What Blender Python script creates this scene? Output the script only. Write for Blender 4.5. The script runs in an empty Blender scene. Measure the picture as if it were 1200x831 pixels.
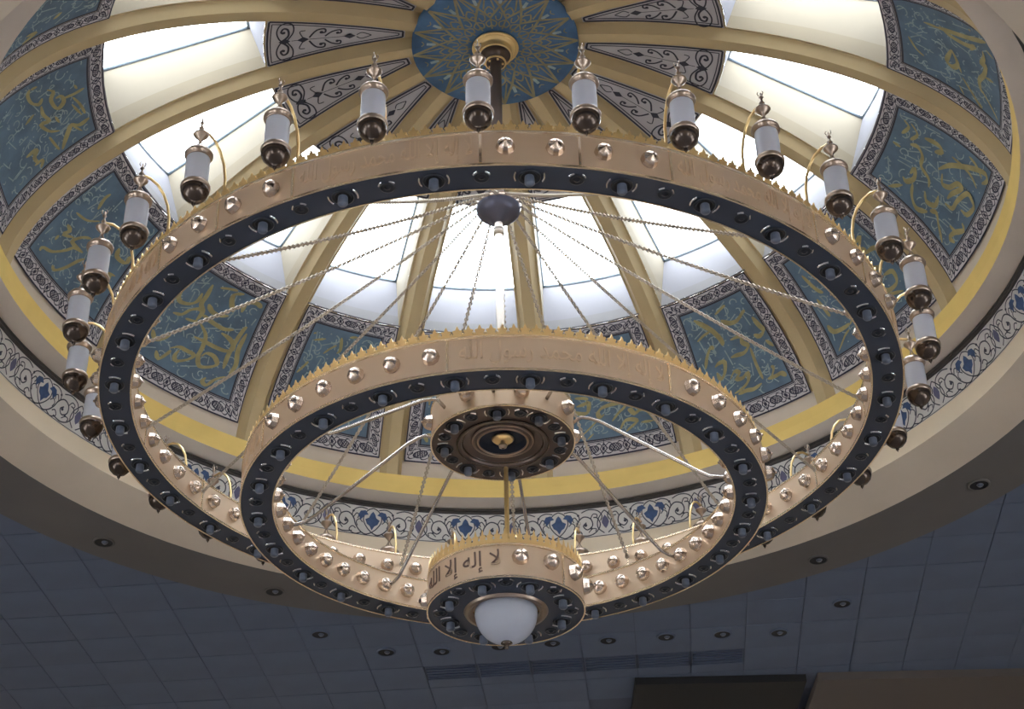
import bpy, math, random
from mathutils import Matrix, Vector
from math import sin, cos, pi, radians, sqrt, hypot, atan2, degrees

# ------------------------------------------------------------------ camera
SC = bpy.context.scene
cam_d = bpy.data.cameras.new('camera')
cam = bpy.data.objects.new('camera', cam_d)
SC.collection.objects.link(cam)
cam_d.sensor_width = 36.0
cam_d.lens = 60.0
cam_d.clip_end = 200
Rv = Vector((0.99979639, 0.00553989, -0.0194035))
Uv = Vector((0.01915642, -0.56277672, 0.82638695))
Fv = Vector((0.00634175, 0.82659039, 0.56276826))
cam.matrix_world = Matrix(((Rv.x, Uv.x, -Fv.x, 0.0), (Rv.y, Uv.y, -Fv.y, -11.0057),
                           (Rv.z, Uv.z, -Fv.z, 0.0), (0, 0, 0, 1)))
SC.camera = cam
# ------------------------------------------------------------------ sky
world = bpy.data.worlds.new('world')
SC.world = world
world.use_nodes = True
bg = world.node_tree.nodes['Background']
bg.inputs['Color'].default_value = (0.90, 0.95, 1.0, 1)
bg.inputs['Strength'].default_value = 12.0
# ------------------------------------------------------------------ view
SC.view_settings.view_transform = 'Standard'
SC.view_settings.look = 'None'
SC.view_settings.exposure = 0.0
SC.view_settings.gamma = 1.0
SC.cycles.max_bounces = 10
SC.cycles.diffuse_bounces = 7
SC.cycles.glossy_bounces = 4
SC.cycles.transmission_bounces = 6
SC.cycles.sample_clamp_indirect = 6.0

rnd = random.Random(7)
# openings in the hall's outer walls, all out of view: (from, to, bottom, top)
HALL_WIN_SIDE = [(-13.5, -11.7, 0.2, 3.6), (-9, -7.2, 0.2, 3.6), (-4.5, -2.7, 0.2, 3.6)]
HALL_WIN_BACK = [(-8, -6, 0.2, 3.6), (6, 8, 0.2, 3.6)]
# calligraphy strokes: flat lists of (azimuth offset, dome angle) in degrees
STROKES = {
    'PL': [[6.4,29.7,6.4,28.5,5.6,27.9,4.1,28.5,3.2,29.8,3.3,31.4],[2.6,33.7,2.4,31.3,2.4,29.6,1.5,28.4,1.7,26.4],[5.7,25.4,4.3,26.0,3.5,27.5,2.4,28.5,1.2,28.6],[1.3,30.3,0.2,29.4,-1.2,29.4,-2.7,30.1],[-3.0,31.1,-1.8,32.9,-1.7,34.2,-3.1,35.0,-4.6,35.3],[1.2,33.9,-0.4,34.6,-1.8,35.0],[7.1,20.5,6.3,19.2,5.3,19.5,4.1,21.4],[0.7,23.5,-1.2,23.6,-3.5,23.6,-4.9,23.8,-5.8,24.5,-5.5,25.7,-4.3,26.4,-3.0,26.6],[0.9,26.4,-0.9,24.8,-1.3,22.3,-1.3,20.4,-2.1,18.7,-3.8,19.6,-4.5,20.7,-3.6,21.8,-2.3,21.7,-1.8,20.7],[3.3,19.1,2.1,20.2,0.9,20.3,-0.6,20.2,-0.0,18.8,1.6,17.4,2.1,18.3,1.8,19.7],[-3.7,17.1,-3.4,16.0,-4.2,15.7,-5.1,17.5,-6.5,19.0],[-5.7,20.3,-5.6,23.9,-6.0,28.7,-6.4,29.8],[-6.9,19.5,-7.3,22.1,-6.7,25.0,-6.8,28.6],[5.1,17.2,4.3,15.9,3.4,17.6,3.0,18.8],[-4.3,31.8,-4.3,33.6,-5.9,34.5,-7.0,34.1],[3.4,25.7,2.3,26.0,0.9,26.4],[1.3,28.0,-0.9,27.6,-3.0,27.5,-4.6,28.2]],
    'PR': [[-0.3,31.9,-1.3,30.8,-2.7,30.6,-4.2,31.5,-4.8,31.8],[0.1,33.3,-1.3,33.9,-2.2,34.2],[-5.3,30.0,-5.6,28.2,-5.9,26.7,-4.9,26.0,-4.2,26.8],[-0.3,27.7,-2.1,27.6,-1.9,26.4,-2.5,25.2,-1.5,24.3,-0.2,24.4,0.8,24.4],[5.2,24.0,4.3,26.2,3.2,27.7,2.9,27.2],[3.7,23.7,2.9,24.2,2.0,24.0,2.6,21.9,3.5,21.0,3.7,22.5],[2.1,20.3,1.1,21.5,0.5,20.8,1.2,19.9,0.3,19.6,-0.7,20.2,-0.4,18.6,0.9,17.5,2.2,17.1],[-3.9,17.3,-4.7,18.7,-4.6,19.6],[-3.3,17.3,-4.6,17.2,-5.6,17.2,-6.1,16.2,-7.1,16.8,-7.9,17.0],[1.7,16.6,0.4,16.8,-0.8,16.5,-2.2,17.0],[-6.2,33.8,-6.8,29.2,-7.3,22.3,-7.8,18.0],[-7.1,33.3,-7.6,28.7,-8.2,20.9],[-2.7,24.7,-2.5,21.3,-2.6,17.7],[3.9,33.8,1.9,30.9,1.1,28.4,1.2,27.2],[6.0,33.9,6.1,30.3,6.3,26.2],[-5.5,24.8,-6.2,23.0],[4.8,29.7,3.5,30.4,2.3,30.7]],
    'PA': [[-5.7,33.9,-4.9,32.8,-3.1,33.6],[-5.8,32.6,-4.5,31.0,-2.9,31.9],[-4.7,29.6,-5.1,27.1,-4.5,25.8,-3.6,27.1],[-2.1,31.6,-2.5,30.3,-1.5,28.9,0.2,28.4,1.2,26.2,2.4,25.5],[2.6,29.6,1.3,29.2,2.9,28.6,4.2,29.5,3.9,30.5],[-1.4,25.3,-3.3,23.6,-4.7,21.2,-6.0,18.6,-6.9,15.8,-6.1,15.0,-5.1,15.9],[-1.2,24.3,0.2,23.5,-0.2,21.9,-1.7,20.8,-1.7,19.5,0.3,20.9,1.6,21.3],[2.5,21.3,2.2,19.5,0.6,19.3,-1.7,18.1,-1.5,16.5,-0.8,15.5,0.9,16.1,1.2,17.8],[2.6,16.2,3.2,15.1,4.7,16.5,6.0,16.8,5.8,15.3],[4.6,18.2,4.4,16.0,3.4,15.4],[3.4,25.8,4.6,24.6,4.1,22.8,2.4,23.1],[5.4,23.1,4.9,21.8,6.1,20.1,7.6,17.5,8.3,15.8],[3.8,28.4,5.7,27.4,6.8,25.5,5.9,23.4],[7.1,31.8,5.2,29.8],[-7.1,20.4,-6.7,18.2,-5.7,16.3],[-4.9,23.7,-4.7,19.2,-3.7,16.6],[-0.7,34.5,-0.6,33.0]],
    'PM': [[6.4,16.0,6.2,17.0,4.4,18.1,2.7,20.4,1.8,22.0,0.1,22.7],[0.1,22.7,2.8,22.4,1.9,24.5,0.6,25.6],[3.0,16.4,2.2,16.1,0.9,18.2,-0.2,21.0,-0.9,22.2],[5.9,26.2,3.5,27.0,1.7,28.8],[5.5,23.6,4.4,23.3,4.9,21.9,3.0,23.2],[-5.2,23.5,-6.9,24.1,-8.6,23.7],[-5.7,21.4,-6.0,23.8,-7.8,23.4,-8.3,21.3,-6.7,20.8],[-6.8,17.4,-8.1,18.4,-8.7,20.7,-8.0,22.5],[-4.3,28.3,-5.0,26.9,-6.9,27.2,-6.7,28.6],[-8.6,20.1,-10.1,19.0],[-4.3,35.1,-6.6,35.7],[5.3,21.1,5.4,19.9],[3.6,29.7,4.3,31.7,4.2,33.0]],
    'PT': [[6.8,24.3,5.9,23.9,4.2,24.7,3.2,26.2,3.9,26.9],[6.7,24.5,6.5,25.9],[4.9,27.9,3.9,29.1,2.6,28.6,0.5,29.6,1.0,30.9,2.3,30.6,2.5,29.5],[1.7,31.0,1.5,32.8,1.7,34.7],[1.0,32.6,-1.0,33.7,-3.2,34.3],[-0.2,32.3,-3.1,33.7],[2.6,26.6,1.0,26.8,-0.8,27.8,-0.5,26.1,-2.5,27.4,-3.6,29.3],[-4.4,34.8,-4.7,33.0,-3.9,31.6,-4.9,30.6,-7.0,28.9,-8.0,28.3,-8.5,29.2],[-3.9,31.6,-6.0,33.1,-7.8,33.8],[-3.5,27.2,-5.5,27.9,-6.7,28.4],[-3.9,21.8,-4.0,24.3,-5.0,23.4,-6.4,23.9],[-6.2,23.0,-6.3,24.9,-7.7,25.7,-7.3,24.0],[1.3,23.0,2.0,25.0],[-6.5,22.3,-7.9,22.7],[-0.7,29.0,-2.2,29.6],[3.2,33.0,2.2,33.5]],
    'PQ': [[-3.4,28.1,-3.9,24.3,-4.7,20.6,-6.2,16.1,-7.6,15.3,-8.6,16.5,-9.8,16.5],[-6.5,20.2,-8.9,17.9,-8.4,17.4,-6.1,20.1],[-0.3,25.8,2.2,27.1,2.8,25.9,1.7,24.8,-0.3,25.8],[1.7,24.8,3.0,24.1],[-3.8,17.9,-2.5,18.0,-1.1,19.1,-1.5,17.8,0.5,18.6,2.2,20.0,3.7,19.7,3.8,19.0],[-2.6,22.0,-3.7,19.9,-2.4,21.3],[0.8,18.3,0.5,16.2],[3.7,24.0,5.0,22.3,6.2,20.5,6.6,19.3],[3.3,20.1,4.7,17.8,6.3,15.1],[-4.6,16.8,-4.1,14.9,-3.7,13.2],[0.6,34.0,2.5,32.9,3.4,31.5],[6.7,27.5,5.5,24.7,6.6,23.6],[-4.0,27.4,-3.0,25.8,-2.8,22.6,-3.5,19.6],[-10.8,13.7,-9.9,11.9,-9.0,10.0],[-3.4,30.5,-3.4,27.6]],
    'PN': [[7.3,21.2,6.9,19.4,5.0,18.9,4.1,19.1],[6.5,26.6,6.3,23.9,6.2,22.4],[7.6,15.4,5.7,17.4,4.6,18.0],[6.2,31.8,5.7,28.5,5.0,26.9],[4.2,18.7,2.9,19.7],[-5.0,30.0,-6.4,30.3,-5.0,28.9,-5.6,27.8],[-4.8,27.5,-7.0,27.0,-6.9,25.0,-5.4,23.8,-4.2,25.0],[-5.1,22.1,-6.7,21.5,-6.2,19.3,-4.2,19.3,-3.4,21.1],[-3.5,18.9,-6.3,17.1]],
    'PC': [[6.0,24.9,5.2,26.7,4.8,27.7],[2.9,30.0,2.0,31.4,1.2,32.2],[5.2,32.0,3.3,32.9],[0.8,33.9,0.4,31.6,0.8,30.7],[-0.5,34.3,-1.8,34.7],[5.6,33.2,5.2,33.5]],
    'PD': [[4.8,22.4,3.7,22.7,2.9,22.9,3.2,21.0,4.3,20.8,5.1,21.4],[4.9,24.2,3.5,24.0,2.9,23.6],[1.1,23.0,-0.0,23.0,-2.0,22.0,-0.3,21.8,1.0,21.4,1.7,20.5,1.5,19.5,0.8,20.0],[-1.2,16.1,-2.0,17.7,-3.0,17.9,-3.8,17.2,-2.7,16.1,-2.0,15.4],[-0.2,18.2,-1.3,19.7,-2.4,20.8,-2.7,21.6],[-2.9,19.7,-3.1,20.1,-3.7,19.0,-4.8,19.6,-5.9,18.8,-6.5,16.3,-7.2,14.4],[-4.4,16.8,-6.2,16.6],[4.3,16.2,2.9,17.8,2.1,18.7],[3.8,14.9,2.8,16.1]],
}
# ------------------------------------------------------------------ mesh helpers
WM = {}


class MB:
    def __init__(s):
        s.v = []; s.f = []; s.m = []; s.uv = []; s.has = False

    def add(s, vs, fs, mat=0, uvs=None):
        b = len(s.v)
        s.v += [tuple(p) for p in vs]
        for i, f in enumerate(fs):
            s.f.append([b + k for k in f]); s.m.append(mat)
            if uvs:
                s.has = True; s.uv.append([uvs[k] for k in f])
            else:
                s.uv.append([(0, 0)] * len(f))

    def box(s, c, d, mat=0, rot=None):
        vs = []
        for x in (-1, 1):
            for y in (-1, 1):
                for z in (-1, 1):
                    p = Vector((x * d[0] / 2, y * d[1] / 2, z * d[2] / 2))
                    if rot: p = rot @ p
                    vs.append((c[0] + p.x, c[1] + p.y, c[2] + p.z))
        s.add(vs, [(0, 1, 3, 2), (4, 6, 7, 5), (0, 4, 5, 1), (2, 3, 7, 6), (0, 2, 6, 4), (1, 5, 7, 3)], mat)

    def lathe(s, prof, n=24, c=(0, 0, 0), mat=0, axis=None, a0=0.0, a1=2 * pi, closed=False):
        """prof: (radius, height) pairs, turned about the local z axis; axis: Matrix 3x3"""
        full = abs(a1 - a0 - 2 * pi) < 1e-6
        m = n if full else n + 1
        vs = []
        for i in range(m):
            a = a0 + (a1 - a0) * i / n
            for r, h in prof:
                p = Vector((r * cos(a), r * sin(a), h))
                if axis: p = axis @ p
                vs.append((p.x + c[0], p.y + c[1], p.z + c[2]))
        L = len(prof); fs = []
        for i in range(n):
            j = (i + 1) % m
            for k in range(L if closed else L - 1):
                k2 = (k + 1) % L
                fs.append((i * L + k, j * L + k, j * L + k2, i * L + k2))
        s.add(vs, fs, mat)

    def tube(s, pts, r, n=8, mat=0, cap=True):
        pts = [Vector(p) for p in pts]; vs = []; rr = r if isinstance(r, (list, tuple)) else [r] * len(pts)
        up = None
        for i, p in enumerate(pts):
            t = (pts[min(i + 1, len(pts) - 1)] - pts[max(i - 1, 0)]).normalized()
            if up is None:
                up = t.orthogonal().normalized()
            up = (up - t * up.dot(t)).normalized()
            w = t.cross(up)
            for k in range(n):
                a = 2 * pi * k / n
                vs.append(p + (up * cos(a) + w * sin(a)) * rr[i])
        fs = []
        for i in range(len(pts) - 1):
            for k in range(n):
                fs.append((i * n + k, i * n + (k + 1) % n, (i + 1) * n + (k + 1) % n, (i + 1) * n + k))
        if cap:
            fs.append(tuple(range(n))[::-1]); fs.append(tuple((len(pts) - 1) * n + k for k in range(n)))
        s.add(vs, fs, mat)

    def mesh(s, name, mats, smooth=True):
        me = bpy.data.meshes.new(name)
        me.from_pydata(s.v, [], s.f)
        for m in mats: me.materials.append(m)
        me.polygons.foreach_set('material_index', s.m)
        me.polygons.foreach_set('use_smooth', [smooth] * len(s.f))
        if s.has:
            l = me.uv_layers.new(name='UVMap')
            flat = []
            for u in s.uv:
                for a in u: flat += [a[0], a[1]]
            l.data.foreach_set('uv', flat)
        me.update()
        return me


def put(name, me, parent=None, M=None, label=None, cat=None, group=None, kind=None):
    o = bpy.data.objects.new(name, me)
    SC.collection.objects.link(o)
    M = M or Matrix.Identity(4)
    if parent is not None:
        o.parent = parent
        o.matrix_parent_inverse = WM[parent.name].inverted()
    o.matrix_basis = M
    WM[o.name] = M.copy()
    if label: o['label'] = label
    if cat: o['category'] = cat
    if group: o['group'] = group
    if kind: o['kind'] = kind
    return o


def smooth_by_angle(me, ang=35):
    """mark creases by angle: flat shading kept across sharp edges"""
    try:
        me.set_sharp_from_angle(angle=radians(ang))
    except Exception:
        pass
    return me


def Rz(a): return Matrix.Rotation(radians(a), 4, 'Z')


# ------------------------------------------------------------------ materials
def new_mat(name):
    m = bpy.data.materials.new(name); m.use_nodes = True
    return m, m.node_tree, m.node_tree.nodes['Principled BSDF']


class X:
    """tiny expression builder over Math nodes"""
    def __init__(s, nt, sock): s.nt = nt; s.s = sock

    def op(s, o, b=None, c=None):
        n = s.nt.nodes.new('ShaderNodeMath'); n.operation = o
        for i, q in enumerate((s, b, c)):
            if q is None: continue
            if isinstance(q, X): s.nt.links.new(q.s, n.inputs[i])
            else: n.inputs[i].default_value = q
        return X(s.nt, n.outputs[0])

    def __add__(s, b): return s.op('ADD', b)
    def __sub__(s, b): return s.op('SUBTRACT', b)
    def __mul__(s, b): return s.op('MULTIPLY', b)
    def __truediv__(s, b): return s.op('DIVIDE', b)
    def abs(s): return s.op('ABSOLUTE')
    def lt(s, b): return s.op('LESS_THAN', b)
    def gt(s, b): return s.op('GREATER_THAN', b)
    def fr(s): return s.op('FRACT')
    def max(s, b): return s.op('MAXIMUM', b)
    def min(s, b): return s.op('MINIMUM', b)
    def sin(s): return s.op('SINE')


def mat(name, col, rough=0.6, metal=0.0, var=0.0, vscale=6.0, bump=0.0, bscale=60.0, spec=0.5, coords='Object'):
    m, nt, b = new_mat(name)
    b.inputs['Base Color'].default_value = (*col, 1)
    b.inputs['Roughness'].default_value = rough
    b.inputs['Metallic'].default_value = metal
    b.inputs['Specular IOR Level'].default_value = spec
    tc = nt.nodes.new('ShaderNodeTexCoord')
    if var > 0:
        n = nt.nodes.new('ShaderNodeTexNoise'); n.inputs['Scale'].default_value = vscale
        n.inputs['Detail'].default_value = 4
        nt.links.new(tc.outputs[coords], n.inputs['Vector'])
        r = nt.nodes.new('ShaderNodeMapRange')
        r.inputs[1].default_value = 0.3; r.inputs[2].default_value = 0.7
        r.inputs[3].default_value = 1 - var; r.inputs[4].default_value = 1 + var
        nt.links.new(n.outputs['Fac'], r.inputs[0])
        h = nt.nodes.new('ShaderNodeHueSaturation'); h.inputs['Color'].default_value = (*col, 1)
        nt.links.new(r.outputs[0], h.inputs['Value'])
        nt.links.new(h.outputs[0], b.inputs['Base Color'])
    if bump > 0:
        n2 = nt.nodes.new('ShaderNodeTexNoise'); n2.inputs['Scale'].default_value = bscale
        nt.links.new(tc.outputs[coords], n2.inputs['Vector'])
        bp = nt.nodes.new('ShaderNodeBump'); bp.inputs['Strength'].default_value = bump
        bp.inputs['Distance'].default_value = 0.01
        nt.links.new(n2.outputs['Fac'], bp.inputs['Height'])
        nt.links.new(bp.outputs[0], b.inputs['Normal'])
    return m


M_ochre = mat('ochre_paint', (0.54, 0.43, 0.25), 0.55, var=0.05, vscale=3)
M_yellow = mat('yellow_ochre_paint', (0.86, 0.64, 0.21), 0.55, var=0.05, vscale=3)
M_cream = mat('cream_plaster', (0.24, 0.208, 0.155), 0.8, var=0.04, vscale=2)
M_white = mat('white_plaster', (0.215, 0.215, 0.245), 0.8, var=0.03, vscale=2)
M_greige = mat('greige_plaster', (0.70, 0.63, 0.57), 0.8, var=0.05, vscale=2)
M_wallcream = mat('sand_plaster', (0.88, 0.77, 0.61), 0.8, var=0.04, vscale=1.5)
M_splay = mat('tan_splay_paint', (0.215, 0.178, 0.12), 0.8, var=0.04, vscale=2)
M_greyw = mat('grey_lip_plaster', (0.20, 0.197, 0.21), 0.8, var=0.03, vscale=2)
M_coveshade = mat('cove_cream_shaded', (0.60, 0.52, 0.43), 0.8, var=0.05, vscale=1.5)  # cream plaster, the shade of its downward slope mixed into the colour
M_soffit = mat('soffit_cream_shaded', (0.125, 0.118, 0.116), 0.85, var=0.06, vscale=1.2)  # same cream paint, darkened in colour for the shade of facing down
M_tile = mat('ceiling_tile_blue_grey', (0.105, 0.135, 0.205), 0.85, var=0.08, vscale=1.3)
M_tile2 = mat('ceiling_backing', (0.08, 0.10, 0.15), 0.9)
M_vent = mat('vent_dark_blue', (0.055, 0.08, 0.14), 0.6)
M_black = mat('black_void', (0.01, 0.011, 0.014), 0.8)
M_brownp = mat('brown_bulkhead', (0.11, 0.095, 0.09), 0.8)
M_carpet = mat('carpet', (0.50, 0.47, 0.47), 0.95, var=0.15, vscale=4)
M_teal = mat('teal_field_paint', (0.115, 0.195, 0.295), 0.6, var=0.22, vscale=5)
M_gold = mat('dull_gold_paint', (0.37, 0.335, 0.165), 0.5, var=0.2, vscale=9)
M_mgold = mat('muted_gold_paint', (0.27, 0.25, 0.15), 0.5, var=0.2, vscale=9)
M_pale = mat('pale_blue_paint', (0.30, 0.41, 0.46), 0.6, var=0.2, vscale=12)
M_mould = mat('dark_moulding_paint', (0.07, 0.065, 0.065), 0.6)
M_fline = mat('slate_line_paint', (0.055, 0.060, 0.095), 0.6)
M_line = mat('black_line_paint', (0.030, 0.032, 0.055), 0.6)
M_lav = mat('lavender_grey_paint', (0.50, 0.50, 0.55), 0.7, var=0.06, vscale=4)
M_frz = mat('pale_frieze_paint', (0.76, 0.76, 0.76), 0.7, var=0.05, vscale=4)
M_blue = mat('medallion_blue_paint', (0.07, 0.17, 0.34), 0.55, var=0.25, vscale=5)
M_pblue = mat('palmette_blue_paint', (0.05, 0.10, 0.24), 0.6, var=0.2, vscale=20)
M_violet = mat('violet_bud_paint', (0.14, 0.14, 0.26), 0.6)
M_brass = mat('satin_brass', (0.72, 0.55, 0.40), 0.42, metal=0.65, var=0.05, vscale=2.5)
M_lip = mat('bright_brass_lip', (0.95, 0.80, 0.60), 0.25, metal=0.9)
M_gilt = mat('gilt_brass', (0.90, 0.68, 0.34), 0.3, metal=0.85)
M_boss = mat('polished_boss_metal', (0.60, 0.50, 0.43), 0.27, metal=1.0)
M_under = mat('underside_painted_reflection', (0.036, 0.047, 0.074), 0.42, metal=0.25, var=0.12, vscale=1.5)  # dark hall reflection and bluish lens glare painted into the base colour
M_disc = mat('bronze_underside', (0.13, 0.10, 0.09), 0.35, metal=0.6)
M_bronze = mat('dark_bronze_cap', (0.085, 0.065, 0.055), 0.22, metal=0.8)
M_cup = mat('black_cup_metal', (0.03, 0.034, 0.045), 0.3, metal=0.6)
M_trim = mat('lantern_trim_brass', (0.36, 0.285, 0.235), 0.28, metal=0.9)
M_chain = mat('chain_steel_brass', (0.46, 0.40, 0.33), 0.42, metal=0.5)
M_pipe = mat('pale_pipe_metal', (0.62, 0.56, 0.50), 0.35, metal=0.7)
M_rod = mat('dark_rod_metal', (0.50, 0.46, 0.43), 0.25, metal=0.95)
M_lens = mat('lamp_lens_grey', (0.10, 0.12, 0.17), 0.3)
M_bowl = mat('dark_blue_hub_metal', (0.13, 0.135, 0.19), 0.35, metal=0.7)
M_frame = mat('window_frame_grey', (0.20, 0.25, 0.30), 0.5)
M_chrome = mat('chrome_trim', (0.75, 0.76, 0.80), 0.15, metal=1.0)


def m_frosted(name, col, tr=0.5, rough=0.25):
    m, nt, b = new_mat(name)
    b.inputs['Base Color'].default_value = (*col, 1); b.inputs['Roughness'].default_value = rough
    t = nt.nodes.new('ShaderNodeBsdfTranslucent'); t.inputs[0].default_value = (*col, 1)
    mx = nt.nodes.new('ShaderNodeMixShader'); mx.inputs[0].default_value = tr
    out = nt.nodes['Material Output']
    nt.links.new(b.outputs[0], mx.inputs[1]); nt.links.new(t.outputs[0], mx.inputs[2]); nt.links.new(mx.outputs[0], out.inputs[0])
    return m


M_frost = m_frosted('frosted_lantern_glass', (0.86, 0.89, 0.99), 0.62)
M_globe = m_frosted('frosted_globe_glass', (0.66, 0.70, 0.82), 0.45)


def m_pane():
    m, nt, b = new_mat('skylight_glass')
    t = nt.nodes.new('ShaderNodeBsdfTransparent'); t.inputs[0].default_value = (0.94, 0.96, 0.97, 1)
    g = nt.nodes.new('ShaderNodeBsdfGlossy'); g.inputs['Roughness'].default_value = 0.05
    mx = nt.nodes.new('ShaderNodeMixShader'); mx.inputs[0].default_value = 0.06
    out = nt.nodes['Material Output']
    nt.links.new(t.outputs[0], mx.inputs[1]); nt.links.new(g.outputs[0], mx.inputs[2]); nt.links.new(mx.outputs[0], out.inputs[0])
    return m


M_pane = m_pane()


def m_border():
    """knotwork band: uv.x metres along the strip, uv.y 0..1 across it"""
    m, nt, b = new_mat('knotwork_border_paint')
    uv = nt.nodes.new('ShaderNodeUVMap'); sp = nt.nodes.new('ShaderNodeSeparateXYZ')
    nt.links.new(uv.outputs[0], sp.inputs[0])
    u = X(nt, sp.outputs[0]); v = X(nt, sp.outputs[1])
    p = 0.27
    x = ((u / p).fr() - 0.5) * p
    ax = x.abs(); y = (v - 0.5) * 0.15; ay = y.abs()
    star = (ax + ay).lt(0.020)
    dia = ((ax / 0.043 + ay / 0.047) - 1.0).abs().lt(0.17)
    xh = (ax - p / 2).abs()
    ell = ((xh / 0.072) * (xh / 0.072) + (y / 0.034) * (y / 0.034))
    h1 = ((x + y) / 0.026).fr().lt(0.42)
    h2 = ((x - y) / 0.026).fr().lt(0.42)
    lat = ell.lt(1.0) * h1.max(h2)
    rim = (ell - 1.0).abs().lt(0.22)
    s1 = (x * (2 * pi / p)).sin() * 0.046
    w1 = (y - s1).abs().lt(0.0045); w2 = (y + s1).abs().lt(0.0045)
    e1 = (v - 0.045).abs().lt(0.03); e2 = (v - 0.955).abs().lt(0.045)
    e3 = (v - 0.13).abs().lt(0.012)
    tie = ax.lt(0.004)
    k = star.max(dia).max(lat).max(rim).max(w1).max(w2).max(e1).max(e2).max(e3).max(tie)
    mx = nt.nodes.new('ShaderNodeMix'); mx.data_type = 'RGBA'
    mx.inputs[6].default_value = (0.56, 0.56, 0.62, 1); mx.inputs[7].default_value = (0.022, 0.024, 0.06, 1)
    nt.links.new(k.s, mx.inputs[0]); nt.links.new(mx.outputs[2], b.inputs['Base Color'])
    b.inputs['Roughness'].default_value = 0.7
    return m


M_border = m_border()

# ------------------------------------------------------------------ the dome
ZC, DA, DB = 8.5, 4.2, 2.4
RIBS = [-6.2, 17.7, 42.1, 63.2, 84.6, 105.9, 127.0, 151.4, 175.4, 199.3, 221.5, 243.6, 265.7, 287.6, 309.6, 331.7, 353.8]


def S(az, phi, off=0.0):
    """point on the dome; off > 0 is towards the room"""
    a, p = radians(az), radians(phi)
    r = DA * cos(p); z = DB * sin(p)
    nr, nz = cos(p) / DA, sin(p) / DB
    L = hypot(nr, nz)
    r -= off * nr / L; z -= off * nz / L
    return Vector((r * cos(a), r * sin(a), ZC + z))


def rad(phi): return DA * cos(radians(phi))


def marg(phi): return min(0.132, 0.105 + 0.02 * rad(phi))


PH_BAND0, PH_BAND1, PH_P0, PH_F0, PH_F1, PH_P1, PH_W0, PH_W1, PH_FL1, PH_MED = 1.4, 6.3, 10.4, 14.4, 35.6, 38.0, 38.3, 61.2, 79.0, 79.8
RO, PO, SO = 0.05, -0.03, -0.045     # rib face, painted panels, shell

ceiling = put('ceiling', None, kind='structure', M=Matrix.Translation((0, 0, 7.9)))


def grid_surface(mb, fn, us, vs, mat=0, uvf=None):
    P = [[fn(u, v) for v in vs] for u in us]
    pts = [p for row in P for p in row]; n = len(vs)
    uvs = [uvf(u, v) for u in us for v in vs] if uvf else None
    fs = [(i * n + j, (i + 1) * n + j, (i + 1) * n + j + 1, i * n + j + 1) for i in range(len(us) - 1) for j in range(n - 1)]
    mb.add(pts, fs, mat, uvs)


def lin(a, b, n): return [a + (b - a) * i / n for i in range(n + 1)]


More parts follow.
